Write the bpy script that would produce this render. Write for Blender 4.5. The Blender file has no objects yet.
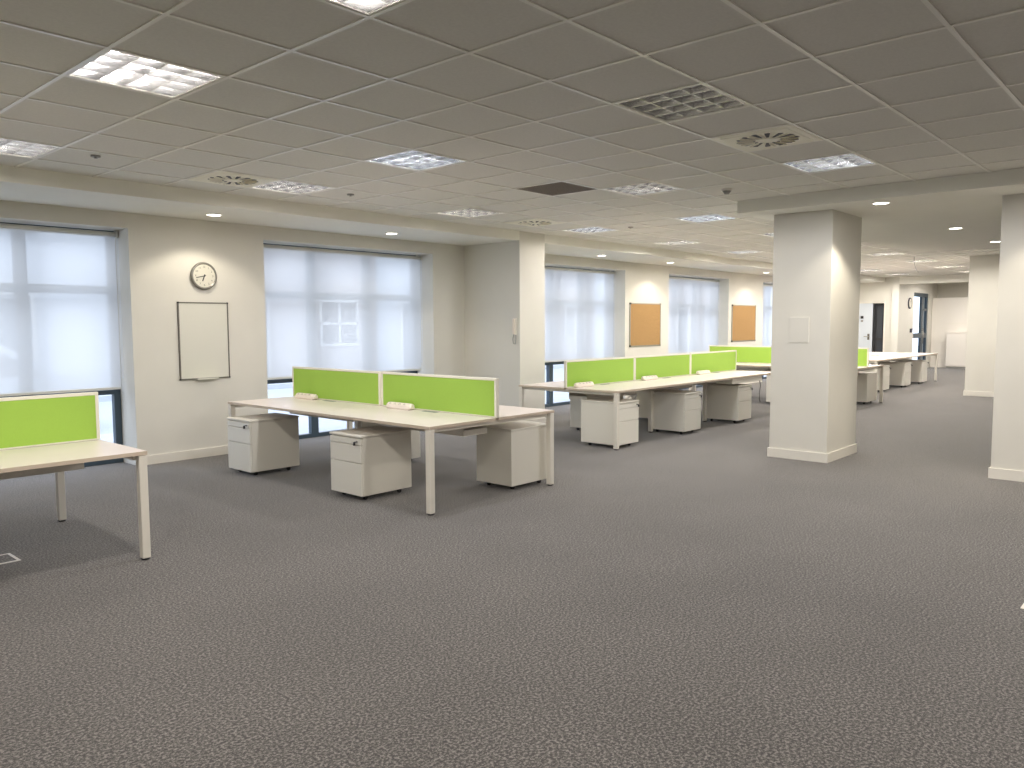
import bpy, bmesh, math, random
from mathutils import Vector, Matrix
random.seed(7)
SC = bpy.context.scene
COL = SC.collection
PI = math.pi

# ------------------------------------------------------------------ materials
def new_mat(name):
    m = bpy.data.materials.new(name); m.use_nodes = True
    nt = m.node_tree; nt.nodes.clear()
    out = nt.nodes.new('ShaderNodeOutputMaterial')
    return m, nt, out

def pbr(name, col, rough=0.6, metal=0.0, vary=0.0, scale=20.0, bump=0.0, spec=0.5):
    m, nt, out = new_mat(name)
    b = nt.nodes.new('ShaderNodeBsdfPrincipled')
    b.inputs['Roughness'].default_value = rough
    b.inputs['Metallic'].default_value = metal
    b.inputs['Specular IOR Level'].default_value = spec
    b.inputs['Base Color'].default_value = (*col, 1)
    nt.links.new(b.outputs[0], out.inputs[0])
    tc = nt.nodes.new('ShaderNodeTexCoord')
    nz = nt.nodes.new('ShaderNodeTexNoise'); nz.inputs['Scale'].default_value = scale
    nz.inputs['Detail'].default_value = 3
    nt.links.new(tc.outputs['Object'], nz.inputs['Vector'])
    if vary:
        r = nt.nodes.new('ShaderNodeValToRGB')
        r.color_ramp.elements[0].position = .3; r.color_ramp.elements[1].position = .7
        r.color_ramp.elements[0].color = (*[c*(1-vary) for c in col], 1)
        r.color_ramp.elements[1].color = (*[min(1, c*(1+vary)) for c in col], 1)
        nt.links.new(nz.outputs['Fac'], r.inputs[0]); nt.links.new(r.outputs[0], b.inputs['Base Color'])
    if bump:
        bp = nt.nodes.new('ShaderNodeBump'); bp.inputs['Strength'].default_value = bump
        bp.inputs['Distance'].default_value = .002
        nt.links.new(nz.outputs['Fac'], bp.inputs['Height']); nt.links.new(bp.outputs[0], b.inputs['Normal'])
    return m

def emis(name, col, s):
    m, nt, out = new_mat(name)
    e = nt.nodes.new('ShaderNodeEmission'); e.inputs[0].default_value = (*col, 1); e.inputs[1].default_value = s
    nt.links.new(e.outputs[0], out.inputs[0]); return m

def carpet_mat():
    m, nt, out = new_mat('carpet')
    b = nt.nodes.new('ShaderNodeBsdfPrincipled'); b.inputs['Roughness'].default_value = .95
    b.inputs['Specular IOR Level'].default_value = .15
    b.inputs['Sheen Weight'].default_value = .3
    b.inputs['Sheen Roughness'].default_value = .5
    tc = nt.nodes.new('ShaderNodeTexCoord')
    n1 = nt.nodes.new('ShaderNodeTexNoise'); n1.inputs['Scale'].default_value = 82; n1.inputs['Detail'].default_value = 4
    n1.inputs['Roughness'].default_value = .75
    n2 = nt.nodes.new('ShaderNodeTexNoise'); n2.inputs['Scale'].default_value = 1.1; n2.inputs['Detail'].default_value = 3
    for n in (n1, n2): nt.links.new(tc.outputs['Object'], n.inputs['Vector'])
    r = nt.nodes.new('ShaderNodeValToRGB'); r.color_ramp.interpolation = 'LINEAR'
    e = r.color_ramp.elements
    e[0].position = .41; e[0].color = (.034, .032, .033, 1)
    e[1].position = .595; e[1].color = (.27, .25, .238, 1)
    k = e.new(.5); k.color = (.090, .082, .077, 1)
    nt.links.new(n1.outputs['Fac'], r.inputs[0])
    mx = nt.nodes.new('ShaderNodeMixRGB'); mx.blend_type = 'MULTIPLY'; mx.inputs[0].default_value = 1
    r2 = nt.nodes.new('ShaderNodeValToRGB')
    r2.color_ramp.elements[0].position = .35; r2.color_ramp.elements[0].color = (.9, .9, .9, 1)
    r2.color_ramp.elements[1].position = .65; r2.color_ramp.elements[1].color = (1.05, 1.05, 1.05, 1)
    nt.links.new(n2.outputs['Fac'], r2.inputs[0])
    nt.links.new(r.outputs[0], mx.inputs[1]); nt.links.new(r2.outputs[0], mx.inputs[2])
    nt.links.new(mx.outputs[0], b.inputs['Base Color'])
    bp = nt.nodes.new('ShaderNodeBump'); bp.inputs['Strength'].default_value = .5; bp.inputs['Distance'].default_value = .004
    nt.links.new(n1.outputs['Fac'], bp.inputs['Height']); nt.links.new(bp.outputs[0], b.inputs['Normal'])
    nt.links.new(b.outputs[0], out.inputs[0]); return m

def blind_mat():
    m, nt, out = new_mat('blind_fabric')
    d = nt.nodes.new('ShaderNodeBsdfDiffuse'); d.inputs[0].default_value = (.72, .72, .70, 1)
    t = nt.nodes.new('ShaderNodeBsdfTranslucent'); t.inputs[0].default_value = (.93, .91, .88, 1)
    x = nt.nodes.new('ShaderNodeBsdfTransparent'); x.inputs[0].default_value = (.93, .97, 1, 1)
    m1 = nt.nodes.new('ShaderNodeMixShader'); m1.inputs[0].default_value = BL_TRANSL
    m2 = nt.nodes.new('ShaderNodeMixShader'); m2.inputs[0].default_value = BL_TRANSP
    nt.links.new(d.outputs[0], m1.inputs[1]); nt.links.new(t.outputs[0], m1.inputs[2])
    nt.links.new(m1.outputs[0], m2.inputs[1]); nt.links.new(x.outputs[0], m2.inputs[2])
    nt.links.new(m2.outputs[0], out.inputs[0]); return m

def glass_mat(name, tint, gl=.06):
    m, nt, out = new_mat(name)
    g = nt.nodes.new('ShaderNodeBsdfGlossy'); g.inputs['Roughness'].default_value = .02
    x = nt.nodes.new('ShaderNodeBsdfTransparent'); x.inputs[0].default_value = (*tint, 1)
    m2 = nt.nodes.new('ShaderNodeMixShader'); m2.inputs[0].default_value = gl
    nt.links.new(x.outputs[0], m2.inputs[1]); nt.links.new(g.outputs[0], m2.inputs[2])
    nt.links.new(m2.outputs[0], out.inputs[0]); return m

def brick_mat():
    m, nt, out = new_mat('pale_brick')
    b = nt.nodes.new('ShaderNodeBsdfPrincipled'); b.inputs['Roughness'].default_value = .9
    tc = nt.nodes.new('ShaderNodeTexCoord'); mp = nt.nodes.new('ShaderNodeMapping')
    mp.inputs['Rotation'].default_value = (PI/2, 0, 0)
    k = nt.nodes.new('ShaderNodeTexBrick'); k.inputs['Scale'].default_value = 4
    k.inputs['Color1'].default_value = (.50, .40, .36, 1); k.inputs['Color2'].default_value = (.42, .33, .30, 1)
    k.inputs['Mortar'].default_value = (.6, .58, .55, 1)
    nt.links.new(tc.outputs['Object'], mp.inputs[0]); nt.links.new(mp.outputs[0], k.inputs['Vector'])
    nt.links.new(k.outputs[0], b.inputs['Base Color']); nt.links.new(b.outputs[0], out.inputs[0]); return m

BL_TRANSL, BL_TRANSP = .74, .15
LAMP = .36
M = dict(
    wall=pbr('wall_paint', (.75, .73, .67), .75, vary=.015, scale=3, bump=.05),
    skirt=pbr('skirting_paint', (.84, .81, .74), .45),
    tile=pbr('ceiling_tile', (.80, .785, .73), .95, vary=.03, scale=60, bump=.2),
    tbar=pbr('ceiling_bar', (.92, .90, .84), .3),
    plaster=pbr('soffit_paint', (.88, .87, .80), .8, vary=.01, scale=4),
    carpet=carpet_mat(),
    top=pbr('desk_laminate', (.84, .75, .70), .32, vary=.015, scale=6),
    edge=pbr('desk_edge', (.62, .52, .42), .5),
    steel=pbr('white_steel', (.80, .765, .69), .38),
    ped=pbr('pedestal_steel', (.78, .755, .68), .42),
    drawer=pbr('drawer_front', (.82, .80, .73), .38),
    black=pbr('black_plastic', (.012, .012, .015), .45),
    green=pbr('green_fabric', (.35, .57, .085), .9, vary=.08, scale=300, bump=.3),
    sframe=pbr('screen_frame', (.84, .81, .70), .4),
    cream=pbr('cream_plastic', (.86, .78, .68), .35),
    slot=pbr('socket_dark', (.12, .09, .07), .6),
    grey=pbr('grey_plastic', (.33, .33, .31), .5),
    alu=pbr('brushed_aluminium', (.42, .40, .36), .35, metal=.8),
    frame=pbr('window_frame_paint', (.055, .085, .115), .35),
    glass=glass_mat('window_glass', (.93, .97, 1.0)),
    dglass=pbr('dark_glass', (.045, .05, .06), .08),
    blind=blind_mat(),
    blindbar=pbr('blind_hardware', (.70, .70, .66), .45),
    cork=pbr('cork', (.42, .25, .10), .9, vary=.25, scale=180, bump=.3),
    white=pbr('whiteboard', (.74, .73, .66), .22),
    darkframe=pbr('dark_grey_frame', (.16, .15, .13), .4, metal=.4),
    clockring=pbr('clock_ring', (.30, .29, .26), .3, metal=.7),
    clockface=pbr('clock_face', (.72, .70, .61), .4),
    louvre=pbr('louvre_metal', (.80, .80, .81), .25, metal=.9),
    house=pbr('lamp_housing', (.85, .85, .85), .5),
    diff=pbr('diffuser_paint', (.94, .91, .79), .45),
    vdark=pbr('vane_dark', (.05, .05, .07), .6),
    vbrown=pbr('vent_brown', (.42, .38, .34), .8, vary=.1, scale=80),
    tube_on=emis('tube_lit', (1.0, .94, .88), 9),
    tube_cool=emis('tube_lit_cool', (.80, .88, 1.0), 8),
    tube_bright=emis('tube_bright', (1.0, .93, .86), 16),
    tube_off=pbr('tube_unlit', (.7, .7, .68), .3),
    lens=emis('downlight_lens', (1.0, .92, .78), 9),
    door=pbr('door_paint', (.72, .78, .86), .4),
    cup=pbr('cupboard_white', (.86, .82, .76), .45),
    cable=pbr('white_cable', (.75, .76, .78), .4),
    brick=brick_mat(),
    render_=pbr('pale_render', (.72, .74, .76), .9),
    asphalt=pbr('asphalt', (.5, .52, .54), .9, vary=.1, scale=30),
    paving=pbr('paving', (.55, .57, .6), .9, vary=.06, scale=3),
    car=pbr('car_paint', (.75, .77, .8), .25),
    rubber=pbr('rubber', (.02, .02, .02), .8),
    roof=pbr('roof_tile', (.22, .18, .17), .9),
)

# ------------------------------------------------------------------ mesh helpers
class MB:
    def __init__(s): s.bm = bmesh.new(); s.mats = []
    def mi(s, m):
        m = M[m] if isinstance(m, str) else m
        if m not in s.mats: s.mats.append(m)
        return s.mats.index(m)
    def box(s, x0, x1, y0, y1, z0, z1, m, bev=0.0, mat=None):
        i = s.mi(m)
        co = [(x, y, z) for x in (x0, x1) for y in (y0, y1) for z in (z0, z1)]
        v = [s.bm.verts.new(c) for c in co]
        fs = [(0,1,3,2), (4,6,7,5), (0,4,5,1), (2,3,7,6), (0,2,6,4), (1,5,7,3)]
        F = [s.bm.faces.new([v[k] for k in f]) for f in fs]
        for f in F: f.material_index = i
        if mat: bmesh.ops.transform(s.bm, matrix=mat, verts=v)
        if bev:
            es = list({e for f in F for e in f.edges})
            r = bmesh.ops.bevel(s.bm, geom=es, offset=bev, segments=2, affect='EDGES', profile=.5)
            for f in r['faces']: f.material_index = i
        return s
    def cyl(s, p0, p1, r, m, n=16, r2=None, cap=True):
        i = s.mi(m); p0 = Vector(p0); p1 = Vector(p1); d = p1-p0
        q = d.to_track_quat('Z', 'Y').to_matrix().to_4x4(); q.translation = (p0+p1)/2
        g = bmesh.ops.create_cone(s.bm, cap_ends=cap, segments=n, radius1=r, radius2=r if r2 is None else r2, depth=d.length, matrix=q)
        for f in {f for v in g['verts'] for f in v.link_faces}:
            f.material_index = i
            if len(f.verts) == 4 and n > 8: f.smooth = True
        return s
    def poly(s, pts, m):
        i = s.mi(m); f = s.bm.faces.new([s.bm.verts.new(p) for p in pts]); f.material_index = i; return s
    def prism(s, prof, axis, a0, a1, m, smooth=False):
        """prof: 2D outline, extruded along axis between a0 and a1"""
        i = s.mi(m)
        def P(u, v, a): return {'x': (a, u, v), 'y': (u, a, v), 'z': (u, v, a)}[axis]
        A = [s.bm.verts.new(P(u, v, a0)) for u, v in prof]; B = [s.bm.verts.new(P(u, v, a1)) for u, v in prof]
        n = len(prof); F = [s.bm.faces.new(A[::-1]), s.bm.faces.new(B)]
        for k in range(n):
            f = s.bm.faces.new((A[k], A[(k+1) % n], B[(k+1) % n], B[k])); F.append(f); f.smooth = smooth
        for f in F: f.material_index = i
        return s
    def torus(s, c, R, r, m, axis='y', n=32, k=8, tilt=None):
        i = s.mi(m); c = Vector(c); ring = []
        for a in range(n):
            t = 2*PI*a/n; row = []
            for b in range(k):
                u = 2*PI*b/k; rr = R+r*math.cos(u)
                p = Vector((rr*math.cos(t), r*math.sin(u), rr*math.sin(t)))
                if axis == 'z': p = Vector((p.x, p.z, p.y))
                if axis == 'x': p = Vector((p.y, p.x, p.z))
                if tilt: p = tilt @ p
                row.append(s.bm.verts.new(c+p))
            ring.append(row)
        for a in range(n):
            for b in range(k):
                f = s.bm.faces.new((ring[a][b], ring[(a+1) % n][b], ring[(a+1) % n][(b+1) % k], ring[a][(b+1) % k]))
                f.material_index = i; f.smooth = True
        return s
    def tube(s, pts, r, m, k=6):
        for a, b in zip(pts[:-1], pts[1:]):
            if (Vector(b)-Vector(a)).length > 1e-5: s.cyl(a, b, r, m, n=k)
        return s
    def build(s, name, parent=None, recalc=True, off=None):
        if recalc: bmesh.ops.recalc_face_normals(s.bm, faces=s.bm.faces)
        me = bpy.data.meshes.new(name); s.bm.to_mesh(me); s.bm.free()
        for m in s.mats: me.materials.append(m)
        o = bpy.data.objects.new(name, me); COL.objects.link(o)
        if parent: o.parent = parent
        return o

def thing(name, label, cat, loc=(0, 0, 0), rz=0, group=None):
    o = bpy.data.objects.new(name, None); COL.objects.link(o); o.empty_display_size = .1
    o.location = loc; o.rotation_euler = (0, 0, rz); o['label'] = label; o['category'] = cat
    if group: o['group'] = group
    return o
def tag(o, label, cat, group=None):
    o['label'] = label; o['category'] = cat
    if group: o['group'] = group
    return o
def struct(o): o['kind'] = 'structure'; return o
def copy_thing(src, loc, label, rz=None, group=None):
    r = src.copy(); COL.objects.link(r); r.location = loc; r['label'] = label
    if rz is not None: r.rotation_euler = (0, 0, rz)
    if group: r['group'] = group
    for ch in list(src.children):
        c = ch.copy(); COL.objects.link(c); c.parent = r
        for g in list(ch.children):
            d = g.copy(); COL.objects.link(d); d.parent = c
    return r

# ------------------------------------------------------------------ measured constants
H = 1.507                      # camera height
CZ = 2.813                     # ceiling
SZ = 2.681                     # soffit
OX, OY, T = 3.3606, 2.1497, .6 # ceiling grid
YW, YB = 8.55, 7.43            # window wall, window bulkhead
XL, XR, YR = -4.2, 29.0, -6.2
XD = 24.9                      # door wall
BX, BY, BX2 = 8.016, 3.92, 14.6

# ------------------------------------------------------------------ floor
f = MB(); f.box(XL, XR, YR, 9.0, -.12, 0, 'carpet'); struct(f.build('floor'))

# ------------------------------------------------------------------ window wall
WIN = [(.78, 3.50), (5.07, 7.80), (10.08, 12.80), (14.42, 17.12), (18.98, 21.68)]
WZ = 2.52
w = MB(); x = XL
for a, b in WIN:
    w.box(x, a, YW, 9.0, 0, CZ, 'wall'); w.box(a, b, YW, 9.0, WZ, CZ, 'wall'); x = b
w.box(x, XD+.2, YW, 9.0, 0, CZ, 'wall')
struct(w.build('wall_left'))
w = MB(); w.box(8.44, 9.0, YB, YW, 0, CZ, 'wall'); struct(w.build('wall_pier'))
b = MB()
x = XL
for a, c in WIN + [(XD, XD)]:
    segs = [(x, a)]
    for s0, s1 in segs:
        if s0 < 8.44 < s1:
            b.box(s0, 8.44, YW-.015, YW, 0, .1, 'skirt'); b.box(9.0, s1, YW-.015, YW, 0, .1, 'skirt')
        elif s1 > s0: b.box(s0, s1, YW-.015, YW, 0, .1, 'skirt')
    x = c
b.box(8.425, 8.44, YB-.015, YW-.015, 0, .1, 'skirt'); b.box(8.44, 9.0, YB-.015, YB, 0, .1, 'skirt'); b.box(9.0, 9.015, YB-.015, YW-.015, 0, .1, 'skirt')
struct(b.build('baseboard_left'))

# bulkhead over the windows, and the soffit between the columns
b = MB(); b.box(XL, 8.44, YB, YW, SZ, CZ+.1, 'plaster'); b.box(9.0, XD, YB, YW, SZ, CZ+.1, 'plaster'); b.box(8.44, 9.0, YB, YW, CZ, CZ+.1, 'plaster')
struct(b.build('trim_1'))
b = MB(); b.box(BX, BX2, YR, BY, SZ, CZ+.1, 'plaster'); struct(b.build('trim_2'))

# windows
for n, (a, c) in enumerate(WIN, 1):
    w = MB(); y0, y1 = 8.92, 8.99
    w.box(a, c, y0, y1, 0.0, .05, 'frame'); w.box(a, c, y0, y1, WZ-.06, WZ, 'frame')
    w.box(a, a+.07, y0, y1, .05, WZ-.06, 'frame'); w.box(c-.07, c, y0, y1, .05, WZ-.06, 'frame')
    L = (c-a)/3
    for k in (1, 2): w.box(a+L*k-.055, a+L*k+.055, y0, y1, .05, WZ-.06, 'frame')
    for k in range(3):
        w.box(a+L*k+(.07 if k == 0 else .055), a+L*(k+1)-(.07 if k == 2 else .055), y0, y1, 1.84, 1.93, 'frame')
        w.box(a+L*k+(.07 if k == 0 else .055), a+L*(k+1)-(.07 if k == 2 else .055), y0, y1, .755, .805, 'frame')
    fr = struct(w.build('window_%d' % n))
    p = MB()
    p.poly([(a+.02, 8.955, .03), (c-.02, 8.955, .03), (c-.02, 8.955, WZ-.03), (a+.02, 8.955, WZ-.03)], 'glass')
    p.build('pane', fr)

bl_lab = ['white roller blind in the window at the left edge, left of the wall clock',
          'white roller blind behind the two-screen desk, right of the whiteboard',
          'white roller blind between the grey pier and the first cork board',
          'white roller blind between the two cork boards',
          'white roller blind half hidden by the square column, right of the far cork board']
for n, (a, c) in enumerate(WIN):
    t = thing('roller_blind', bl_lab[n], 'blind', (a, 8.80, 0), 0, 'roller blinds in the windows')
    W = c-a
    r = MB(); r.cyl((.03, .012, 2.468), (W-.03, .012, 2.468), .03, 'blindbar', 20); r.build('roller_tube', t)
    for e in (.012, W-.030):
        r = MB(); r.box(e, e+.018, -.015, .04, 2.43, 2.52, 'blindbar'); r.build('bracket', t)
    r = MB(); z0 = .84; nx = 2
    r.poly([(.045, -.014, z0), (W-.045, -.014, z0), (W-.045, -.014, 2.468), (.045, -.014, 2.468)], 'blind')
    fab = r.build('fabric', t, recalc=False)
    r = MB(); r.box(.045, W-.045, -.022, -.006, z0-.022, z0+.004, 'blindbar', bev=.003); r.build('bottom_bar', t)
    r = MB(); r.cyl((W-.018, -.02, 2.42), (W-.018, -.02, .95), .0035, 'cable', 8); r.cyl((W-.018, .012, 2.42), (W-.018, .012, .95), .0035, 'cable', 8)
    r.tube([(W-.018, -.02, .95), (W-.018, -.012, .935), (W-.018, .004, .935), (W-.018, .012, .95)], .0035, 'cable'); r.build('pull_cord', t)

# ------------------------------------------------------------------ other walls
w = MB(); w.box(XL-.2, XL, YR, 9.0, 0, CZ, 'wall'); struct(w.build('wall_back'))
w = MB(); w.box(XL-.2, XR+.2, YR-.2, YR, 0, CZ, 'wall'); struct(w.build('wall_right'))
# door wall with two leaves, wall carrying the far clock, storage wall at the end
w = MB()
DY0, DY1 = 7.40, 8.44
w.box(XD, XD+.2, 7.0, DY0, 0, CZ, 'wall'); w.box(XD, XD+.2, DY1, YW, 0, CZ, 'wall'); w.box(XD, XD+.2, DY0, DY1, 2.09, CZ, 'wall')
w.box(XD-.10, XD, 7.0, 7.2, 0, CZ, 'wall')  # slight pier, added to stand in for a lamp-lit strip of wall
struct(w.build('wall_door_side'))
GX0, GX1 = 26.35, 28.05
w = MB()
w.box(XD+.2, GX0, 7.0, 7.2, 0, CZ, 'wall'); w.box(GX1, XR, 7.0, 7.2, 0, CZ, 'wall'); w.box(GX0, GX1, 7.0, 7.2, 2.40, CZ, 'wall')
struct(w.build('wall_far_side'))
w = MB(); w.box(XR, XR+.2, YR, 7.2, 0, CZ, 'wall'); struct(w.build('wall_far'))
w = MB(); w.box(XD-.1, XD+.2, YR, 7.0, 2.60, CZ+.1, 'plaster'); struct(w.build('trim_3'))
w = MB(); w.box(XD-.015, XD, 7.2, 7.37, 0, .1, 'skirt'); w.box(XD-.115, XD-.1, 6.985, 7.2, 0, .1, 'skirt'); w.box(XD-.1, 26.3, 6.985, 7.0, 0, .1, 'skirt')
struct(w.build('baseboard_far'))
# white door leaf and dark glazed doorway
d = MB(); d.box(XD+.02, XD+.065, 7.76, DY1-.03, .005, 2.06, 'door')
dd = struct(d.build('door_1'))
d = MB(); d.box(XD+.008, XD+.02, 8.02, 8.10, 1.60, 1.68, 'black'); d.box(XD+.008, XD+.02, 8.03, 8.09, 1.5, 1.56, 'grey'); d.build('door_sign', dd)
d = MB(); d.cyl((XD-.03, 7.86, 1.06), (XD+.02, 7.86, 1.06), .012, 'alu'); d.cyl((XD-.03, 7.86, 1.06), (XD-.03, 7.98, 1.06), .011, 'alu'); d.box(XD+.01, XD+.02, 7.83, 7.89, .96, 1.14, 'darkframe'); d.build('door_handle', dd)
d = MB(); d.box(XD+.09, XD+.12, DY0+.03, 7.72, .05, 2.05, 'dglass'); d2 = struct(d.build('door_2'))
d = MB()
for yy in (DY0+.035, 7.66): d.box(XD+.06, XD+.09, yy, yy+.05, .005, 2.05, 'black')
for zz in (.02, .95, 1.98): d.box(XD+.06, XD+.09, DY0+.085, 7.66, zz, zz+.07, 'black')
d.build('door_frame', d2)
d = MB()
d.box(XD-.01, XD+.2, DY0, DY0+.03, 0, 2.09, 'skirt'); d.box(XD-.01, XD+.2, DY1-.03, DY1, 0, 2.09, 'skirt'); d.box(XD-.01, XD+.2, DY0+.03, DY1-.03, 2.06, 2.09, 'skirt')
struct(d.build('trim_4'))
# closes the dark corridor behind the door
w = MB(); w.box(XD+.2, XD+1.0, YW+.4, YW+.45, 0, CZ, 'vbrown'); w.box(XD+.2, XD+1.35, 7.2, 7.22, 0, CZ, 'vbrown'); w.box(XD+1.3, XD+1.35, 7.22, 8.95, 0, CZ, 'vbrown'); w.box(XD+.2, XD+1.35, 7.2, 9.0, CZ-.01, CZ, 'vbrown')
struct(w.build('wall_corridor'))
# glazed exit door
g = MB(); yy = 7.04
g.box(GX0, GX1, yy, yy+.07, 2.28, 2.40, 'frame'); g.box(GX0, GX1, yy, yy+.07, 0, .12, 'frame')
for a, b in ((GX0, GX0+.10), (GX0+1.02, GX0+1.22), (GX1-.10, GX1)): g.box(a, b, yy, yy+.07, .12, 2.28, 'frame')
g.box(GX0+.10, GX0+1.02, yy, yy+.07, .98, 1.14, 'frame'); g.box(GX0+1.22, GX1-.10, yy, yy+.07, .98, 1.14, 'frame'); g.box(GX0+1.22, GX1-.10, yy, yy+.07, 1.85, 1.92, 'frame')
gd = struct(g.build('door_3'))
g = MB(); g.poly([(GX0+.05, yy+.035, .1), (GX1-.05, yy+.035, .1), (GX1-.05, yy+.035, 2.3), (GX0+.05, yy+.035, 2.3)], 'glass'); g.build('pane', gd)
g = MB(); g.cyl((GX0+1.08, yy-.05, .8), (GX0+1.08, yy-.05, 1.3), .015, 'alu'); g.cyl((GX0+1.08, yy-.05, .85), (GX0+1.08, yy, .85), .01, 'alu'); g.cyl((GX0+1.08, yy-.05, 1.25), (GX0+1.08, yy, 1.25), .01, 'alu'); g.build('door_handle', gd)

# storage wall
t = thing('storage_wall', 'tall plain white storage partition across the far end of the room', 'cupboard', (28.40, 2.2, 0))
s = MB(); s.box(0, .58, 0, 4.79, 0, 2.27, 'cup', bev=.004); s.build('body', t)
for k, (a, b) in enumerate(((2.62, 3.26), (3.29, 3.93))):
    pass
s = MB(); s.box(-.018, -.002, 3.75, 4.35, 1.42, 1.45, 'skirt'); s.build('notice_rail', t)
t = thing('low_cupboard', 'low white two door cupboard against the storage partition at the far end', 'cupboard', (28.02, 4.55, 0))
s = MB(); s.box(0, .36, 0, 1.90, .06, 1.13, 'cup'); s.box(.03, .36, .02, 1.88, 0, .06, 'grey'); s.build('body', t)
s = MB(); s.box(-.02, .365, -.01, 1.91, 1.13, 1.16, 'cup', bev=.004); s.build('top', t)
for k in range(2):
    s = MB(); s.box(-.02, -.002, .02+.94*k, .93+.94*k+.02, .08, 1.11, 'cup', bev=.003); d = s.build('door', t)
    s = MB(); s.cyl((-.045, .86+.2*k, .62), (-.045, .86+.2*k, .76), .006, 'alu'); s.cyl((-.045, .86+.2*k, .63), (-.02, .86+.2*k, .63), .005, 'alu'); s.cyl((-.045, .86+.2*k, .75), (-.02, .86+.2*k, .75), .005, 'alu'); s.build('handle', d)

# ------------------------------------------------------------------ columns
def column(x0, x1, y0, y1, top, name='column'):
    c = MB(); c.box(x0, x1, y0, y1, 0, top, 'wall', bev=.004); o = struct(c.build(name))
    k = MB(); e = .015
    k.box(x0-e, x1+e, y0-e, y0, 0, .1, 'skirt'); k.box(x0-e, x1+e, y1, y1+e, 0, .1, 'skirt'); k.box(x0-e, x0, y0, y1, 0, .1, 'skirt'); k.box(x1, x1+e, y0, y1, 0, .1, 'skirt')
    k.build('skirting', o); return o
column(8.43, 9.33, 3.05, 3.69, SZ)
column(8.62, 9.52, .67, 1.56, SZ)
column(17.97, 18.85, 2.9, 3.77, CZ)
p = MB(); p.box(-.008, 0, 0, .21, 0, .28, 'wall', bev=.002)
o = p.build('access_panel'); o.location = (8.43, 3.27, 1.28); tag(o, 'small square blank panel on the near face of the square column', 'panel')

# ------------------------------------------------------------------ ceiling
FIX = {}
LIGHTS = [  # i, j, tube kind, label
    (-3, 3, 'on', 'large lit louvred light at the upper left of the ceiling'),
    (-3, 0, 'on', 'lit louvred light cut off by the top edge of the photo'),
    (-3, 7, 'soft', 'louvred light cut off by the left edge, above the left window'),
    (1, 7, 'soft', 'louvred light touching the swirl diffuser above the wall clock'),
    (1, 4, 'cool', 'louvred light with bluish cells in the middle left of the ceiling'),
    (1, 0, 'off', 'large louvred light with dark cells, left of the nearest swirl diffuser'),
    (5, 0, 'cool', 'bright louvred light right of the nearest swirl diffuser'),
    (5, 7, 'soft', 'narrow looking louvred light near the bulkhead, left of the grey pier'),
    (9, 7, 'soft', 'louvred light near the bulkhead above the grey pier, beside a brown sprinkler'),
    (5, 3, 'dim', 'louvred light just right of the dark brown air grille'),
    (9, 4, 'cool', 'bluish louvred light left of the corner of the dropped soffit'),
    (13, 7, 'on', 'louvred light above the first cork board beside the bulkhead'),
    (17, 7, 'on', 'small far louvred light beside the bulkhead above the second cork board'),
    (13, 4, 'bright', 'louvred light partly hidden by the square column head'),
    (21, 4, 'bright', 'bright louvred light just right of the square column head'),
    (25, 4, 'bright', 'second far louvred light right of the square column, near the hanging cable'),
    (29, 4, 'bright', 'third far louvred light, near the far column'),
    (33, 4, 'bright', 'farthest louvred light before the far doorway'),
    (21, 7, 'on', 'far bulkhead-side louvred light hidden behind the square column'),
    (25, 7, 'on', 'far bulkhead-side louvred light before the white door'),
    (29, 7, 'bright', 'far bulkhead-side louvred light above the white door'),
    (33, 7, 'bright', 'last bulkhead-side louvred light by the white door wall'),
    (21, 0, 'bright', 'far louvred light beyond the dropped soffit on the right'),
    (25, 0, 'bright', 'far louvred light behind the far column'),
    (29, 0, 'bright', 'farthest louvred light behind the far column'),
    (17, 4, 'bright', 'far louvred light hidden by the head of the square column'),
    (17, 0, 'bright', 'far louvred light hidden by the right hand soffit'),
    (38, 5, 'bright', 'added unseen louvred light brightening the far end beyond the beam, before the glazed door'),  # unseen fixture, added to brighten the far end wall
    (38, 1, 'bright', 'added unseen louvred light brightening the far end beyond the beam, behind the far column'),  # second unseen fixture added beyond the beam, also to lift the end wall
    (-3, -4, 'on', 'louvred light behind the camera on the right'),
    (5, -4, 'on', 'louvred light out of frame to the right'),
    (-7, 3, 'on', 'louvred light behind the camera on the left'),
    (1, -4, 'on', 'louvred light above and behind the camera'),
    (5, -8, 'on', 'louvred light by the right wall, out of frame'),
    (1, -8, 'on', 'louvred light by the right wall, behind the camera'),
    (-7, -1, 'on', 'louvred light by the wall behind the camera'),
]
DIFFS = [(0, 7, 'swirl air diffuser in the ceiling just above the wall clock'),
         (3, 0, 'nearest swirl air diffuser, between two louvred lights'),
         (7, 7, 'far swirl air diffuser near the bulkhead above the grey pier')]
for l in LIGHTS: FIX[(l[0], l[1])] = 1
for l in DIFFS: FIX[(l[0], l[1])] = 1
FIX[(4, 4)] = 1
c = MB(); ti = c.mi('tile')
i0, i1 = math.floor((XL-OX)/T), math.ceil((XR-OX)/T); j0, j1 = math.floor((YR-OY)/T), math.ceil((YB-OY)/T)
for i in range(i0, i1):
    for j in range(j0, j1):
        if (i, j) in FIX: continue
        a, b, d, e = OX+i*T, OX+(i+1)*T, OY+j*T, min(OY+(j+1)*T, YB+.05)
        if a >= BX-.01 and b <= BX2+.01 and e <= BY+.01: continue
        c.poly([(a, d, CZ), (a, e, CZ), (b, e, CZ), (b, d, CZ)], 'tile')
ceil = struct(c.build('ceiling', recalc=False))
c = MB(); hb = .011
for i in range(i0, i1+1):
    x = OX+i*T
    if XL < x < XR:
        if BX+.02 < x < BX2-.02: c.box(x-hb, x+hb, BY, YB, CZ-.007, CZ-.0005, 'tbar')
        else: c.box(x-hb, x+hb, YR, YB, CZ-.007, CZ-.0005, 'tbar')
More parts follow.
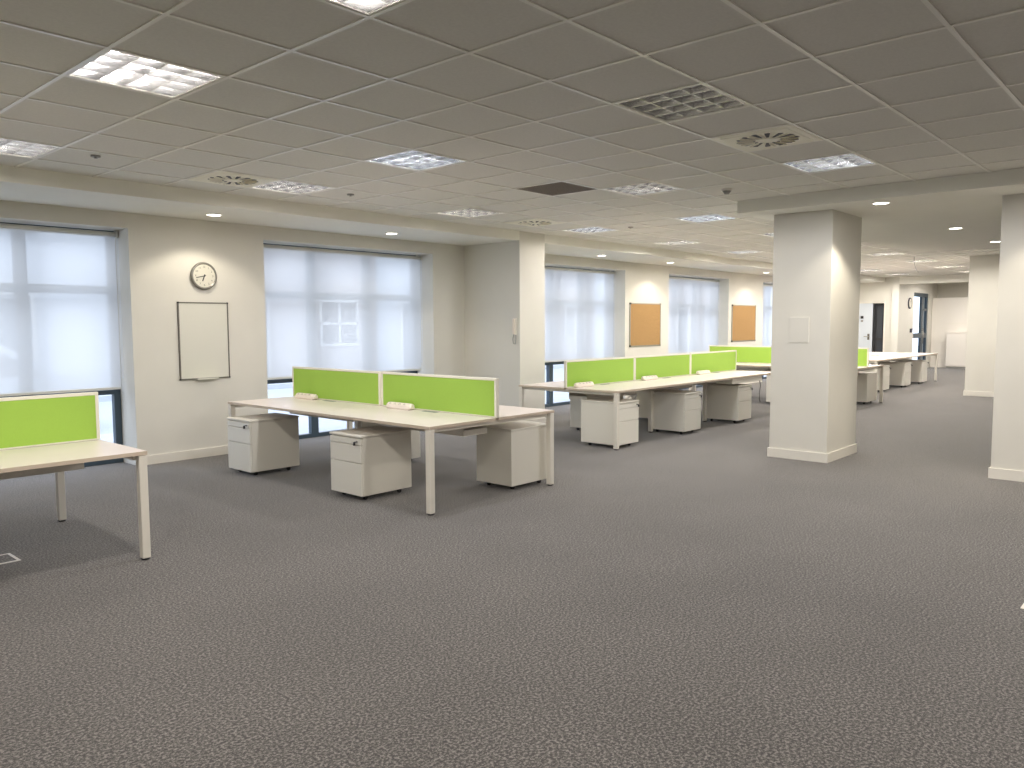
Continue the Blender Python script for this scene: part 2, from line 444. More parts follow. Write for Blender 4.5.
for j in range(j0, j1+1):
    y = OY+j*T
    if YR < y < YB:
        if y < BY-.02: c.box(XL, BX, y-hb, y+hb, CZ-.0065, CZ-.0004, 'tbar'); c.box(BX2, XR, y-hb, y+hb, CZ-.0065, CZ-.0004, 'tbar')
        else: c.box(XL, XR, y-hb, y+hb, CZ-.0065, CZ-.0004, 'tbar')
c.build('ceiling_grid', ceil)
s = MB(); s.box(XL-.2, XR+.4, YR-.2, 9.3, CZ+.25, CZ+.45, 'plaster'); struct(s.build('trim_5'))
# upstands closing the void above the ceiling so only the windows let daylight in
s = MB(); s.box(XL-.2, XR+.4, 8.7, 9.0, CZ, CZ+.25, 'plaster'); s.box(XL-.2, XL, YR, 8.7, CZ, CZ+.25, 'plaster'); s.box(XL-.2, XR+.4, YR-.2, YR, CZ, CZ+.25, 'plaster'); s.box(XR, XR+.4, YR, 8.7, CZ, CZ+.25, 'plaster')
struct(s.build('trim_6'))

def make_light(kind, label):
    t = thing('ceiling_light', label, 'ceiling light', (0, 0, 0), 0, 'square louvred ceiling lights')
    a = .288
    h = MB()
    h.box(-a, a, -a, a, .095, .10, 'house')
    h.box(-a, -a+.004, -a, a, .0, .095, 'house'); h.box(a-.004, a, -a, a, .0, .095, 'house')
    h.box(-a, a, -a, -a+.004, .0, .095, 'house'); h.box(-a, a, a-.004, a, .0, .095, 'house')
    h.build('housing', t)
    r = MB(); w = .012
    r.box(-a, a, -a, -a+w, -.004, .004, 'tbar'); r.box(-a, a, a-w, a, -.004, .004, 'tbar'); r.box(-a, -a+w, -a+w, a-w, -.004, .004, 'tbar'); r.box(a-w, a, -a+w, a-w, -.004, .004, 'tbar')
    r.build('rim', t)
    l = MB()
    # v-section blades running one way and flat slats between them
    g = .276
    for k in range(5):
        u = -g+2*g*k/4; wd = .010
        l.prism([(u-.003, .0), (u+.003, .0), (u+wd, .034), (u-wd, .034)], 'y', -g, g, 'louvre')
    for k in range(5):
        u = -g+2*g*k/4; wd = .007
        l.prism([(u-.0025, .003), (u+.0025, .003), (u+wd, .034), (u-wd, .034)], 'x', -g, g, 'louvre')
    l.build('louvre', t)
    for k in range(3):
        u = -g+2*g*(k+.5)/3
        b = MB(); b.cyl((u, -.26, .058), (u, .26, .058), .013, {'on': 'tube_on', 'cool': 'tube_cool', 'off': 'tube_off', 'dim': 'tube_dim', 'bright': 'tube_bright', 'soft': 'tube_on'}[kind], 8)
        b.build('tube', t)
    if kind != 'off':
        L = bpy.data.lights.new('tube_light', 'SPOT'); L.energy = {'on': 150, 'cool': 150, 'dim': 80, 'bright': 240, 'soft': 45}[kind]*LAMP
        L.spot_size = math.radians(178); L.spot_blend = .25; L.shadow_soft_size = .12
        L.color = {'cool': (.95, .95, 1.0)}.get(kind, (1.0, .935, .85))
        o = bpy.data.objects.new('tube_light', L); COL.objects.link(o); o.parent = t; o.location = (0, 0, -.012)
    return t
M['tube_dim'] = emis('tube_dim', (1.0, .93, .84), 4)
proto = {}
for i, j, kind, lab in LIGHTS:
    loc = (OX+(i+.5)*T, OY+(j+.5)*T, CZ)
    if kind not in proto: proto[kind] = make_light(kind, lab); proto[kind].location = loc
    else: copy_thing(proto[kind], loc, lab)

def make_diffuser(label):
    t = thing('ceiling_diffuser', label, 'air vent', (0, 0, 0), 0, 'square swirl air diffusers')
    a = .289
    p = MB(); p.box(-a, a, -a, a, -.010, -.001, 'diff', bev=.003); p.box(-a+.05, a-.05, -a+.05, a-.05, -.0125, -.0101, 'diff', bev=.001); p.build('plate', t)
    p = MB(); n = 14
    for k in range(n):
        q = 2*PI*k/n; w0, w1 = .010, .028
        c, s_ = math.cos(q), math.sin(q)
        def P(rr, tt, z): return (rr*c-tt*s_, rr*s_+tt*c, z)
        ring = [(.085, -w0), (.205, -w1), (.218, 0), (.205, w1*.4), (.085, w0*.6)]
        lo = [p.bm.verts.new(P(u, v, -.0138)) for u, v in ring]; hi = [p.bm.verts.new(P(u, v, -.0126)) for u, v in ring]
        m_ = p.mi('vdark'); F = [p.bm.faces.new(lo), p.bm.faces.new(hi[::-1])]
        for e in range(5): F.append(p.bm.faces.new((lo[e], lo[(e+1) % 5], hi[(e+1) % 5], hi[e])))
        for f_ in F: f_.material_index = m_
    p.build('swirl_slots', t)
    p = MB()
    for k in range(n):
        q = 2*PI*(k+.25)/n
        mt = Matrix.Rotation(q, 4, 'Z') @ Matrix.Translation((.15, .012, -.018)) @ Matrix.Rotation(.7, 4, 'X')
        p.box(-.055, .055, -.007, .007, -.0008, .0008, 'diff', mat=mt)
    p.build('swirl_vanes', t)
    p = MB(); p.cyl((0, 0, -.017), (0, 0, -.0126), .07, 'diff', 24); p.build('hub', t)
    return t
dp = None
for i, j, lab in DIFFS:
    loc = (OX+(i+.5)*T, OY+(j+.5)*T, CZ)
    if dp is None: dp = make_diffuser(lab); dp.location = loc
    else: copy_thing(dp, loc, lab)

t = thing('ceiling_vent', 'dark brown square return air grille in the ceiling, left of a louvred light', 'air vent', (OX+4.5*T, OY+4.5*T, CZ))
p = MB(); a = .289; p.box(-a, a, -a, a, .03, .034, 'vbrown')
p.box(-a, -a+.02, -a, a, -.004, .03, 'vbrown'); p.box(a-.02, a, -a, a, -.004, .03, 'vbrown'); p.box(-a+.02, a-.02, -a, -a+.02, -.004, .03, 'vbrown'); p.box(-a+.02, a-.02, a-.02, a, -.004, .03, 'vbrown'); p.build('frame', t)
p = MB()
for k in range(26):
    u = -a+.02+(2*a-.04)*(k+.5)/26; p.box(u-.001, u+.001, -a+.02, a-.02, 0, .03, 'vbrown'); p.box(-a+.02, a-.02, u-.001, u+.001, 0, .03, 'vbrown')
p.build('egg_crate', t)

# detectors and sprinklers
t = thing('motion_sensor', 'small white dome sensor on the ceiling left of the soffit corner', 'sensor', (7.23, 3.65, CZ))
p = MB(); p.cyl((0, 0, -.02), (0, 0, -.0005), .055, 'tbar', 24); p.build('base', t)
p = MB(); p.cyl((0, 0, -.05), (0, 0, -.02), .022, 'grey', 20, r2=.042); p.build('dome', t)
for x, y, lab, m in ((2.44, 6.5, 'small round sprinkler rose in the ceiling at upper left above the left window', 'grey'),
                  (9.15, 6.03, 'small brown round sprinkler rose beside a far louvred light', 'vbrown'),
                  (4.88, 6.56, 'tiny round sprinkler rose in the ceiling left of the middle window', 'grey')):
    t = thing('sprinkler', lab, 'sprinkler', (x, y, CZ), 0, 'ceiling sprinklers')
    p = MB(); p.cyl((0, 0, -.012), (0, 0, -.0005), .035, m, 20); p.build('rose', t)
    p = MB(); p.cyl((0, 0, -.02), (0, 0, -.012), .008, m, 10); p.cyl((0, 0, -.022), (0, 0, -.02), .014, m, 12); p.build('nozzle', t)
p = MB(); p.tube([(0, 0, -.007), (.0, .0, -.1), (.01, -.02, -.2), (.05, -.05, -.29), (.07, -.07, -.31)], .006, 'grey'); o = p.build('hanging_cable'); o.location = (17.3, 4.62, CZ)
tag(o, 'thin loose cable hanging from the far ceiling right of the square column', 'cable')

# recessed downlights
def downlight(x, y, z, lab, power=20, size=124, group='round recessed downlights'):
    t = thing('downlight', lab, 'ceiling light', (x, y, z), 0, group)
    p = MB(); p.torus((0, 0, -.002), .078, .007, 'tbar', 'z', 32, 6); p.build('ring', t)
    p = MB(); p.cyl((0, 0, -.005), (0, 0, -.001), .070, 'lens', 28); p.build('lens', t)
    L = bpy.data.lights.new('downlight_beam', 'SPOT'); L.energy = power; L.spot_size = math.radians(size); L.spot_blend = .35
    L.color = (1, .90, .74); L.shadow_soft_size = .05
    o = bpy.data.objects.new('downlight_beam', L); COL.objects.link(o); o.parent = t; o.location = (0, 0, -.02)
for x, lab in ((4.19, 'small downlight in the window soffit above the wall clock'),
               (6.62, 'small downlight in the window soffit above the middle window'),
               (11.3, 'small downlight in the window soffit just right of the grey pier'),
               (13.6, 'small downlight in the window soffit above the first cork board'),
               (18.0, 'small downlight in the window soffit above the second cork board'),
               (1.7, 'small downlight in the window soffit left of the frame')):
    downlight(x, 8.04, SZ, lab)
downlight(8.31, 2.54, SZ, 'nearest round downlight in the dropped soffit right of the square column', 55, 120)
downlight(11.2, 2.52, SZ, 'second round downlight in the dropped soffit, in the middle between the columns')
downlight(13.5, 2.50, SZ, 'third round downlight at the left edge of the right hand column')
downlight(8.33, .75, SZ, 'round downlight in the soffit out of frame to the right', 55, 120)

# ------------------------------------------------------------------ bench desks
TOPZ, TT = .705, .024
def bench(L, n, loc, rz, label, flaps=True, drawer=None):
    t = thing('bench_desk', label, 'desk', (*loc, 0), rz, 'white bench desks')
    bay = L/n; D = .775
    for r in (-1, 1):
        for k in range(n):
            p = MB(); y0, y1 = (-D, -.02) if r < 0 else (.02, D)
            p.box(k*bay+.0015, (k+1)*bay-.0015, y0, y1, TOPZ-TT, TOPZ, 'top')
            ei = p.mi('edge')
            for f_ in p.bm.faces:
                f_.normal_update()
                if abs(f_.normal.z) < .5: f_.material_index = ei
            d = p.build('desktop', t)
            if flaps:
                p = MB(); c = k*bay+bay*.5; yy = r*.06
                p.box(c-.09, c+.09, yy-.024, yy+.024, TOPZ, TOPZ+.003, 'grey', bev=.001); p.build('cable_flap', d)
    # legs: corner legs at the ends, inset legs at the joints
    zt = TOPZ-TT
    for k in range(n+1):
        if k == 0: xs = .028
        elif k == n: xs = L-.028
        else: xs = k*bay+.05
        yo = D-.028 if k in (0, n) else D-.53
        for r in (-1, 1):
            p = MB(); y = r*yo
            p.box(xs-.026, xs+.026, y-.026, y+.026, .012, zt-.004, 'steel', bev=.004); leg = p.build('leg', t)
            p = MB(); p.cyl((xs, y, 0), (xs, y, .012), .025, 'black', 16); p.build('foot', leg)
        xc = xs+(.03 if k == 0 else -.03 if k == n else 0); p = MB(); p.box(xc-.012, xc+.012, -yo+.0265, yo-.0265, zt-.034, zt-.004, 'steel'); p.build('crossbar', t)
    for r in (-1, 1):
        y = r*.50; p = MB(); p.box(.10, L-.10, y-.012, y+.012, zt-.04, zt-.0015, 'steel'); p.build('rail', t)
    for k in range(n):
        a, b = k*bay+.26, (k+1)*bay-.16
        p = MB(); z0, z1 = .535, .655; w = .145
        p.box(a, b, -w, w, z0, z0+.003, 'steel'); p.box(a, b, -w, -w+.003, z0+.003, z1, 'steel'); p.box(a, b, w-.003, w, z0+.003, z1, 'steel')
        for xx in (a, b-.003): p.box(xx, xx+.003, -w+.003, w-.003, z0+.003, z0+.05, 'steel')
        p.box(a+.1, a+.13, -w-.002, w+.002, z1, zt-.001, 'steel'); p.box(b-.13, b-.1, -w-.002, w+.002, z1, zt-.001, 'steel')
        p.build('cable_tray', t)
    if drawer:
        p = MB(); p.box(drawer[0], drawer[1], -.768, -.50, zt-.076, zt-.002, 'drawer', bev=.003); p.build('shallow_tray', t)
    return t
bench(3.12, 2, (-.99, 5.825), 0, 'white desk with a green screen at the left edge of the room')
bench(3.13, 2, (4.85, 4.53), PI/2, 'white bench desk with two green screens in front of the middle window')
bench(4.62, 3, (7.66, 5.995), 0, 'long white bench desk with three green screens left of the square column', drawer=(2.98, 3.96))
bench(3.18, 2, (14.62, 4.56), PI/2, 'white bench desk with a green screen partly hidden behind the square column')
bench(4.76, 3, (17.15, 5.995), 0, 'farthest white bench desk, without screens, before the far doors', flaps=True)

def make_screen(L, label):
    t = thing('desk_screen', label, 'desk divider', (0, 0, 0), 0, 'green desk divider screens')
    z0, z1, f_ = 0, .336, .022
    p = MB(); p.box(f_, L-f_, -.014, .014, z0+.010, z1-f_, 'green'); p.build('fabric_panel', t)
    p = MB(); w = .017
    p.box(0, L, -w, w, z1-f_, z1, 'sframe', bev=.003); p.box(f_, L-f_, -w, w, z0, z0+.010, 'sframe')
    p.box(0, f_, -w, w, z0, z1-f_, 'sframe'); p.box(L-f_, L, -w, w, z0, z1-f_, 'sframe'); p.build('frame', t)
    return t
S = 1.54
SZ0 = TOPZ+.001
scr = [((2.13-S, 5.83), 0, 'green screen at the left edge, on the nearest desk'),
       ((2.12-2*S, 5.83), 0, 'green screen out of frame on the left desk'),
       ((4.855, 4.53), PI/2, 'green screen nearer the camera of the two on the bench by the middle window'),
       ((4.855, 6.095), PI/2, 'green screen nearer the window of the two on the bench by the middle window'),
       ((7.66, 6.0), 0, 'leftmost of the three green screens on the long bench'),
       ((9.21, 6.0), 0, 'middle of the three green screens on the long bench'),
       ((10.76, 6.0), 0, 'rightmost of the three green screens on the long bench'),
       ((14.63, 4.60), PI/2, 'green screen end showing right of the square column'),
       ((14.63, 6.18), PI/2, 'green screen behind the long bench, left of the square column')]
s0 = None
for (loc, rz, lab) in scr:
    if s0 is None: s0 = make_screen(S, lab); s0.location = (*loc, SZ0)
    else: copy_thing(s0, (*loc, SZ0), lab, rz)

# ------------------------------------------------------------------ drawer pedestals (front faces local -y)
def make_ped(label):
    t = thing('drawer_pedestal', label, 'drawer unit', (0, 0, 0), 0, 'white mobile drawer pedestals')
    W, Dp, z0, z1 = .44, .555, .046, .565
    p = MB(); p.box(0, W, .02, Dp, z0, z1-.02, 'ped', bev=.004); p.build('body', t)
    p = MB(); p.box(-.004, W+.004, -.004, Dp+.004, z1-.018, z1, 'ped', bev=.004); p.build('top', t)
    zz = [z0+.002, z0+.285, z0+.44, z1-.022]
    for k in range(3):
        p = MB(); p.box(.002, W-.002, 0, .018, zz[k], zz[k+1]-.005, 'drawer', bev=.003); d = p.build('drawer', t)
        if k == 2:
            q = MB(); q.cyl((W-.05, -.006, z1-.052), (W-.05, .002, z1-.052), .009, 'alu', 14); q.build('lock', d)
            q = MB(); q.box(W-.053, W-.047, -.03, -.006, z1-.056, z1-.048, 'black'); q.cyl((W-.05, -.03, z1-.052), (W-.05, -.03, z1-.080), .010, 'black', 12); q.build('key', d)
    for (x, y) in ((.07, .09), (W-.07, .09), (.07, Dp-.09), (W-.07, Dp-.09)):
        p = MB(); p.cyl((x-.012, y, .0185), (x+.012, y, .0185), .018, 'black', 16); p.box(x-.016, x+.016, y-.012, y+.012, .034, .0455, 'black'); p.build('castor', t)
    return t
peds = [  # x, y, rot, label.  rot 0 faces -y, -pi/2 faces -x, +pi/2 faces +x, pi faces +y
    ((3.96, 7.47), -PI/2, 'white drawer unit at the far left end of the two-screen bench, key in lock'),
    ((4.01, 5.76), -PI/2, 'white drawer unit under the middle of the two-screen bench, front facing left'),
    ((5.70, 4.635), PI/2, 'white drawer unit at the right end of the two-screen bench, back turned to the camera'),
    ((5.66, 6.44), PI/2, 'white drawer unit glimpsed behind the middle drawer unit of the two-screen bench'),
    ((7.71, 5.235), 0, 'nearest white drawer unit of the long bench, behind its corner leg'),
    ((9.275, 5.235), 0, 'middle white drawer unit on the near side of the long bench'),
    ((10.85, 5.235), 0, 'white drawer unit with a key nearest the square column'),
    ((9.16, 6.74), PI, 'white drawer unit on the window side of the long bench, at its left'),
    ((10.70, 6.74), PI, 'white drawer unit on the window side of the long bench, at its middle'),
    ((13.80, 6.12), -PI/2, 'white drawer unit just left of the foot of the square column, farther off'),
    ((15.40, 4.68), PI/2, 'white drawer unit at the end of the half hidden bench, right of the square column'),
    ((17.62, 5.235), 0, 'nearest white drawer unit of the farthest bench'),
    ((19.22, 5.235), 0, 'middle white drawer unit of the farthest bench'),
    ((20.60, 5.235), 0, 'last white drawer unit of the farthest bench'),
]
p0 = None
for loc, rz, lab in peds:
    if p0 is None: p0 = make_ped(lab); p0.location = (*loc, 0); p0.rotation_euler = (0, 0, rz)
    else: copy_thing(p0, (*loc, 0), lab, rz)

# ------------------------------------------------------------------ desk power modules
def make_power(label):
    t = thing('power_module', label, 'socket block', (0, 0, 0), 0, 'cream power socket blocks on the desks')
    L = .36
    # rounded body with end caps
    prof = [(-.034, 0), (.034, 0), (.04, .012), (.036, .04), (.02, .056), (-.012, .058), (-.034, .036), (-.04, .012)]
    p = MB(); i = p.mi('cream'); rings = []
    for x, s_ in ((0, .55), (.012, .85), (.035, 1), (L-.035, 1), (L-.012, .85), (L, .55)):
        rings.append([p.bm.verts.new((x, u*s_, .03+(v-.03)*(s_ if s_ > .9 else s_))) for u, v in prof])
    for a, b in zip(rings[:-1], rings[1:]):
        for k in range(8):
            f = p.bm.faces.new((a[k], a[(k+1) % 8], b[(k+1) % 8], b[k])); f.smooth = False; f.material_index = i
    p.bm.faces.new(rings[0][::-1]).material_index = i; p.bm.faces.new(rings[-1]).material_index = i
    p.build('body', t)
    for k in range(4):
        x = .065+k*.068
        p = MB(); mt = Matrix.Translation((x, -.0235, .0475)) @ Matrix.Rotation(math.radians(45), 4, 'X')
        p.box(-.024, .024, -.013, .013, 0, .0016, 'cream', mat=mt)
        o = p.build('socket', t)
        p = MB()
        for (a, b) in ((-.012, -.004), (.008, -.004), (-.002, .006)):
            p.box(a, a+.005, b-.004, b+.004, .0016, .0024, 'slot', mat=mt)
        p.build('pin_holes', o)
    p = MB(); p.box(.02, L-.02, -.03, .03, -.001, .002, 'slot'); p.build('base_pad', t)
    return t
# orientation 0: length along +x, sockets facing -y
pm = [((4.78, 7.46), -PI/2, 'cream socket block at the window end of the two-screen bench'),
      ((4.78, 5.90), -PI/2, 'cream socket block beside the joint of the two screens by the middle window'),
      ((7.76, 5.915), 0, 'cream socket block at the left end of the long bench'),
      ((9.30, 5.915), 0, 'cream socket block before the middle screen of the long bench'),
      ((10.85, 5.915), 0, 'cream socket block before the right screen of the long bench')]
q0 = None
for loc, rz, lab in pm:
    z = TOPZ+.001
    if q0 is None: q0 = make_power(lab); q0.location = (*loc, z); q0.rotation_euler = (0, 0, rz)
    else: copy_thing(q0, (*loc, z), lab, rz)

# cable coil and hanging cable under the benches
p = MB()
for k in range(4):
    tl = Matrix.Rotation(.25*k-.3, 3, 'Z') @ Matrix.Rotation(.2*k, 3, 'X')
    p.torus((.01*k, 0, .01*k), .095+.008*k, .0045, 'cable', 'y', 28, 6, tl)
p.tube([(0, 0, .10), (.02, .1, .14), (0, .16, .17)], .0045, 'cable')
o = p.build('cable_coil'); o.location = (8.50, 5.58, .47); tag(o, 'looped pale cables hanging under the long bench beside its nearest drawer unit', 'cable')
p = MB(); p.tube([(0, 0, .60), (-.01, .01, .45), (.02, 0, .32), (-.02, 0, .2), (.0, .01, .08), (.02, 0, .012)], .007, 'black'); o = p.build('power_cable'); o.location = (13.98, 6.32, 0)
tag(o, 'dark cable hanging down beside a desk leg left of the square column', 'cable')

# ------------------------------------------------------------------ wall things
t = thing('wall_clock', 'round grey rimmed clock on the wall above the whiteboard', 'clock', (4.30, YW, 2.055))
p = MB(); p.torus((0, -.022, 0), .140, .016, 'clockring', 'y', 48, 10); p.cyl((0, -.03, 0), (0, 0, 0), .145, 'clockring', 48); p.build('rim', t)
p = MB(); p.cyl((0, -.033, 0), (0, -.03, 0), .128, 'clockface', 48); dial = p.build('dial', t)
p = MB()
def hand(ang, L, w):
    mt = Matrix.Rotation(ang, 4, 'Y')
    p.box(-w, w, -.038, -.036, -.02, L, 'black', mat=mt)
hand(math.radians(202), .062, .005); hand(math.radians(258), .098, .0035); p.cyl((0, -.040, 0), (0, -.033, 0), .007, 'black', 12)
p.build('hands', t)
def text_mesh(s, size, mat, name, parent, loc, rot=(PI/2, 0, 0)):
    cu = bpy.data.curves.new(name, 'FONT'); cu.body = s; cu.size = size; cu.align_x = 'CENTER'; cu.align_y = 'CENTER'; cu.extrude = .0004
    tmp = bpy.data.objects.new(name, cu); COL.objects.link(tmp)
    dg = bpy.context.evaluated_depsgraph_get(); me = bpy.data.meshes.new_from_object(tmp.evaluated_get(dg)); me = me.copy()
    bpy.data.objects.remove(tmp)
    me.transform(Matrix.Translation(loc) @ Matrix.Rotation(rot[0], 4, 'X')); return me
bmn = bmesh.new()
for k in range(1, 13):
    a = 2*PI*k/12
    me = text_mesh(str(k), .030, None, 'n', None, (.101*math.sin(a), -.0338, .101*math.cos(a))); bmn.from_mesh(me); bpy.data.meshes.remove(me)
me = bpy.data.meshes.new('numerals'); bmn.to_mesh(me); bmn.free(); me.materials.append(M['darkframe'])
o = bpy.data.objects.new('numerals', me); COL.objects.link(o); o.parent = dial

t = thing('whiteboard', 'portrait whiteboard with a thin dark frame on the wall under the clock', 'whiteboard', (3.99, YW, .895))
p = MB(); p.box(.012, .578, -.014, -.002, .012, .853, 'white'); p.build('surface', t)
p = MB(); w = .012
p.box(0, .59, -.02, -.001, 0, w, 'darkframe'); p.box(0, .59, -.02, -.001, .865-w, .865, 'darkframe'); p.box(0, w, -.02, -.001, w, .865-w, 'darkframe'); p.box(.59-w, .59, -.02, -.001, w, .865-w, 'darkframe')
p.build('frame', t)
p = MB()
for x in (-.003, .577):
    for z in (-.003, .852): p.box(x, x+.016, -.024, 0, z, z+.016, 'black', bev=.003)
p.build('corner_cap', t)
p = MB(); p.box(.17, .42, -.075, -.02, -.004, .004, 'white'); p.box(.17, .42, -.078, -.075, -.004, .012, 'white'); p.build('pen_tray', t)

def cork(x0, x1, z0, z1, lab):
    t = thing('cork_board', lab, 'notice board', (x0, YW, z0), 0, 'framed cork boards'); W, Hh = x1-x0, z1-z0
    p = MB(); p.box(.014, W-.014, -.014, -.002, .014, Hh-.014, 'cork'); p.build('surface', t)
    p = MB(); w = .018
    p.box(0, W, -.02, -.001, 0, w, 'alu'); p.box(0, W, -.02, -.001, Hh-w, Hh, 'alu'); p.box(0, w, -.02, -.001, w, Hh-w, 'alu'); p.box(W-w, W, -.02, -.001, w, Hh-w, 'alu'); p.build('frame', t)
    p = MB()
    for x in (-.006, W-.03):
        for z in (-.006, Hh-.03): p.box(x, x+.036, -.026, 0, z, z+.036, 'black' if x < 0 else 'alu', bev=.004)
    p.build('corner_cap', t)
cork(12.95, 14.08, 1.04, 1.895, 'cork board on the wall between the third and fourth windows')
cork(17.28, 18.55, 1.05, 1.92, 'farther cork board, just left of the square column')

# entry handset on the grey pier side
t = thing('wall_handset', 'slim white handset with a looped cord on the side of the grey pier', 'handset', (8.44, 7.52, 1.22))
p = MB(); p.box(-.02, 0, -.03, .03, .12, .36, 'cup', bev=.004); p.build('cradle', t)
p = MB(); p.box(-.045, -.021, -.018, .018, .13, .35, 'cream', bev=.007); p.build('handset', t)
p = MB(); p.tube([(-.03, 0, .13), (-.03, .02, .06), (-.03, .01, .0), (-.02, -.02, -.01), (-.015, -.025, .05), (-.01, -.02, .12)], .005, 'grey'); p.build('cord', t)

# far clock, call point and fire sign on the far side wall
t = thing('wall_clock', 'small far clock seen edge-on left of the glazed exit door', 'clock', (25.85, 7.0, 2.06))
p = MB(); p.torus((0, -.022, 0), .15, .02, 'vdark', 'y', 32, 8); p.cyl((0, -.03, 0), (0, 0, 0), .15, 'vdark', 32); p.build('rim', t)
p = MB(); p.cyl((0, -.036, 0), (0, -.03, 0), .13, 'clockface', 32); p.build('dial', t)
p = MB(); p.box(-.004, .004, -.042, -.038, 0, .08, 'black'); p.box(0, .1, -.042, -.038, -.003, .003, 'black'); p.build('hands', t)
t = thing('call_point', 'small dark call point box left of the glazed exit door', 'switch', (26.05, 7.0, 1.17))
p = MB(); p.box(-.06, .06, -.05, 0, 0, .12, 'vdark', bev=.006); p.build('box', t)
p = MB(); p.box(-.03, .03, -.056, -.05, .03, .09, 'grey'); p.build('button', t)
t = thing('wall_vent', 'small dark louvred grille high on the far end wall', 'air vent', (XR, 4.98, 2.33))
p = MB(); p.box(-.03, -.002, 0, .30, 0, .30, 'grey', bev=.003); p.build('frame', t)
p = MB()
for k in range(7): p.box(-.045, -.03, .03, .27, .03+.036*k, .045+.036*k, 'vdark')
p.build('slats', t)
t = thing('ceiling_light', 'slim bright lamp on the ceiling beyond the far beam', 'ceiling light', (26.8, 5.3, CZ))
p = MB(); p.box(-.6, .6, -.08, .08, -.04, -.008, 'house', bev=.004); p.build('body', t)
p = MB(); p.box(-.58, .58, -.065, .065, -.048, -.04, M['tube_dim']); p.build('diffuser', t)

# ------------------------------------------------------------------ floor boxes
def floor_box(x0, y0, s, lab):
    t = thing('floor_box', lab, 'floor socket', (x0, y0, 0), 0, 'white edged floor socket boxes')
    p = MB(); w = .018
    p.box(0, s, 0, w, .0, .004, 'cup'); p.box(0, s, s-w, s, 0, .004, 'cup'); p.box(0, w, w, s-w, 0, .004, 'cup'); p.box(s-w, s, w, s-w, 0, .004, 'cup'); p.build('rim', t)
    p = MB(); p.box(w, s-w, w, s-w, 0, .003, 'carpet'); p.build('lid', t)
floor_box(1.33, 5.66, .23, 'square white edged floor socket box under the desk at the left edge')
floor_box(4.77, .47, .23, 'square white edged floor socket box at the right edge of the carpet')

# ------------------------------------------------------------------ outside
p = MB(); p.box(-30, 60, 9.0, 12.2, -.25, -.10, 'paving'); p.box(-30, 60, 12.2, 18.5, -.35, -.20, 'asphalt'); p.box(-30, 60, 18.5, 60, -.25, -.08, 'paving'); struct(p.build('ground'))
def house(x0, x1, mat, lab):
    t = thing('terraced_house', lab, 'house', (x0, 21.0, -.08), 0, 'houses across the street'); W = x1-x0
    p = MB(); p.box(0, W, 0, 6, 0, 6.4, mat); p.build('wall', t)
    p = MB(); p.prism([(-.3, 6.4), (6.3, 6.4), (3, 8.8)], 'x', 0, W, 'roof'); p.build('roof', t)
    n = 2
    for lv in (0, 1):
        for k in range(n):
            cx = W*(k+.5)/n; z = .95+lv*2.9
            if lv == 0 and k == 0:
                q = MB(); q.box(cx-.5, cx+.5, -.06, 0, 0, 2.2, 'frame'); q.box(cx-.6, cx-.5, -.1, 0, 0, 2.3, 'cup'); q.box(cx+.5, cx+.6, -.1, 0, 0, 2.3, 'cup'); q.box(cx-.6, cx+.6, -.1, 0, 2.3, 2.4, 'cup'); q.build('front_door', t); continue
            q = MB(); q.box(cx-.7, cx+.7, -.05, 0, z, z+1.35, 'dglass'); wq = q.build('window', t)
            q = MB()
            for xx in (-.74, -.04, .66): q.box(cx+xx, cx+xx+.08, -.09, -.05, z, z+1.35, 'cup')
            for zz in (z-.06, z+.62, z+1.33): q.box(cx-.74, cx+.74, -.09, -.05, zz, zz+.08, 'cup')
            q.build('window_frame', wq)
for k in range(8):
    place = ['seen faintly through the blind at the left edge', 'standing behind the clock wall', 'seen faintly through the middle blind', 'standing behind the grey pier', 'seen faintly through the third blind', 'standing behind the cork board wall', 'seen faintly through the fourth blind', 'farthest along the street'][k]
    house(-2+k*6.2, 4.18+k*6.2, 'brick' if k % 2 == 0 else 'render_', ('pink brick' if k % 2 == 0 else 'pale rendered')+' terraced house across the street, '+place)
t = thing('parked_car', 'pale car parked outside, faintly seen through the blind at the left edge', 'car', (.6, 13.4, -.20))
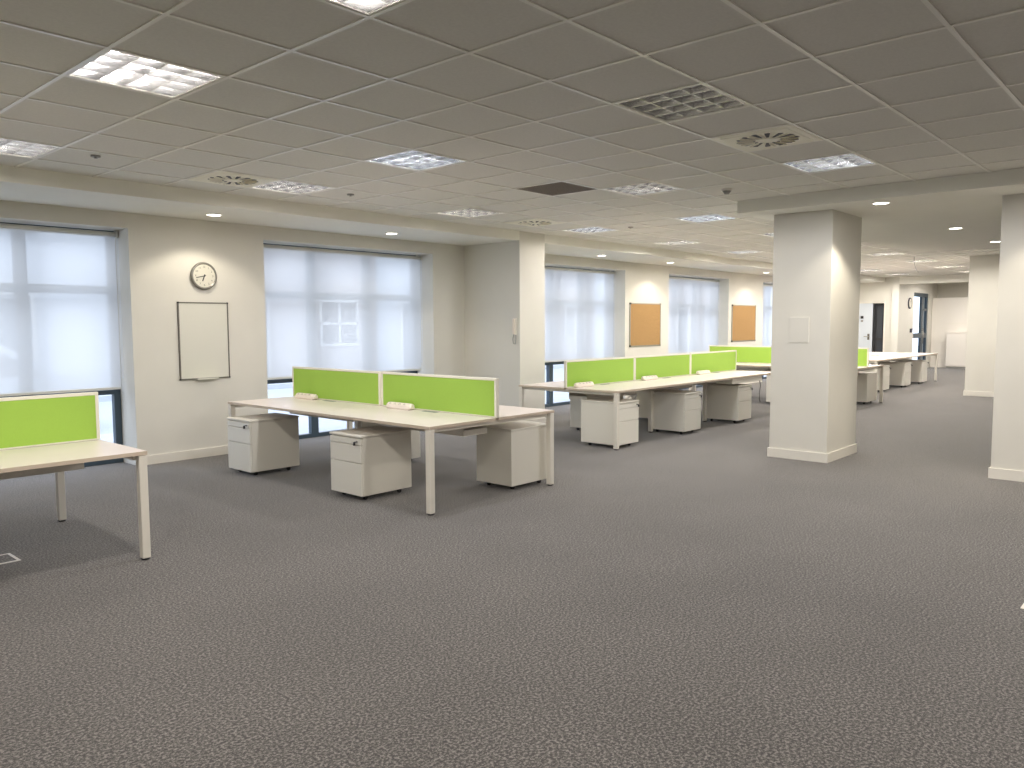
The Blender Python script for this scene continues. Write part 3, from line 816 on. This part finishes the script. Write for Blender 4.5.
prof = [(0, .35), (.05, .7), (.75, .85), (1.5, 1.38), (3.0, 1.42), (3.7, .95), (4.2, .88), (4.3, .4), (4.2, .25), (.1, .25)]
p = MB(); p.prism(prof, 'y', 0, 1.7, 'car'); p.build('body', t)
p = MB(); p.poly([(.95, -.005, .92), (1.55, -.005, 1.3), (2.2, -.005, 1.32), (2.2, -.005, .92)], 'dglass'); p.poly([(2.28, -.005, .92), (2.28, -.005, 1.32), (2.95, -.005, 1.33), (3.5, -.005, .95)], 'dglass'); p.build('side_window', t)
for x in (.85, 3.4):
    for y in (-.03, 1.55):
        p = MB(); p.cyl((x, y, .31), (x, y+.18, .31), .31, 'rubber', 24); p.cyl((x, y-.005, .31), (x, y+.01, .31), .17, 'alu', 16); p.build('wheel', t)

# ------------------------------------------------------------------ world
wd = bpy.data.worlds.new('sky'); SC.world = wd; wd.use_nodes = True
nt = wd.node_tree; bg = nt.nodes['Background']; bg.inputs[0].default_value = (.76, .84, 1.0, 1); bg.inputs[1].default_value = 2.1

# ------------------------------------------------------------------ camera
F, YAW, PITCH, ROLL = 783.412, .73216, -.07725, -.0047
fw = Vector((math.cos(PITCH)*math.cos(YAW), math.cos(PITCH)*math.sin(YAW), math.sin(PITCH)))
r = fw.cross(Vector((0, 0, 1))).normalized(); u = r.cross(fw)
c_, s_ = math.cos(ROLL), math.sin(ROLL); r, u = c_*r+s_*u, -s_*r+c_*u
cam = bpy.data.cameras.new('camera'); co = bpy.data.objects.new('camera', cam); COL.objects.link(co)
mw = Matrix((r, u, -fw)).transposed().to_4x4(); mw.translation = (0, 0, H); co.matrix_world = mw
cam.sensor_width = 36; cam.lens = F/1024*36; cam.clip_start = .05; cam.clip_end = 300
SC.camera = co
vs = SC.view_settings; vs.view_transform = 'Standard'; vs.look = 'None'; vs.exposure = .60; vs.gamma = 1; vs.use_curve_mapping = False
try:
    SC.cycles.use_denoising = True; SC.cycles.sample_clamp_indirect = 6; SC.cycles.max_bounces = 10; SC.cycles.diffuse_bounces = 6; SC.cycles.transparent_max_bounces = 12
    SC.cycles.caustics_reflective = False; SC.cycles.caustics_refractive = False
except Exception: pass
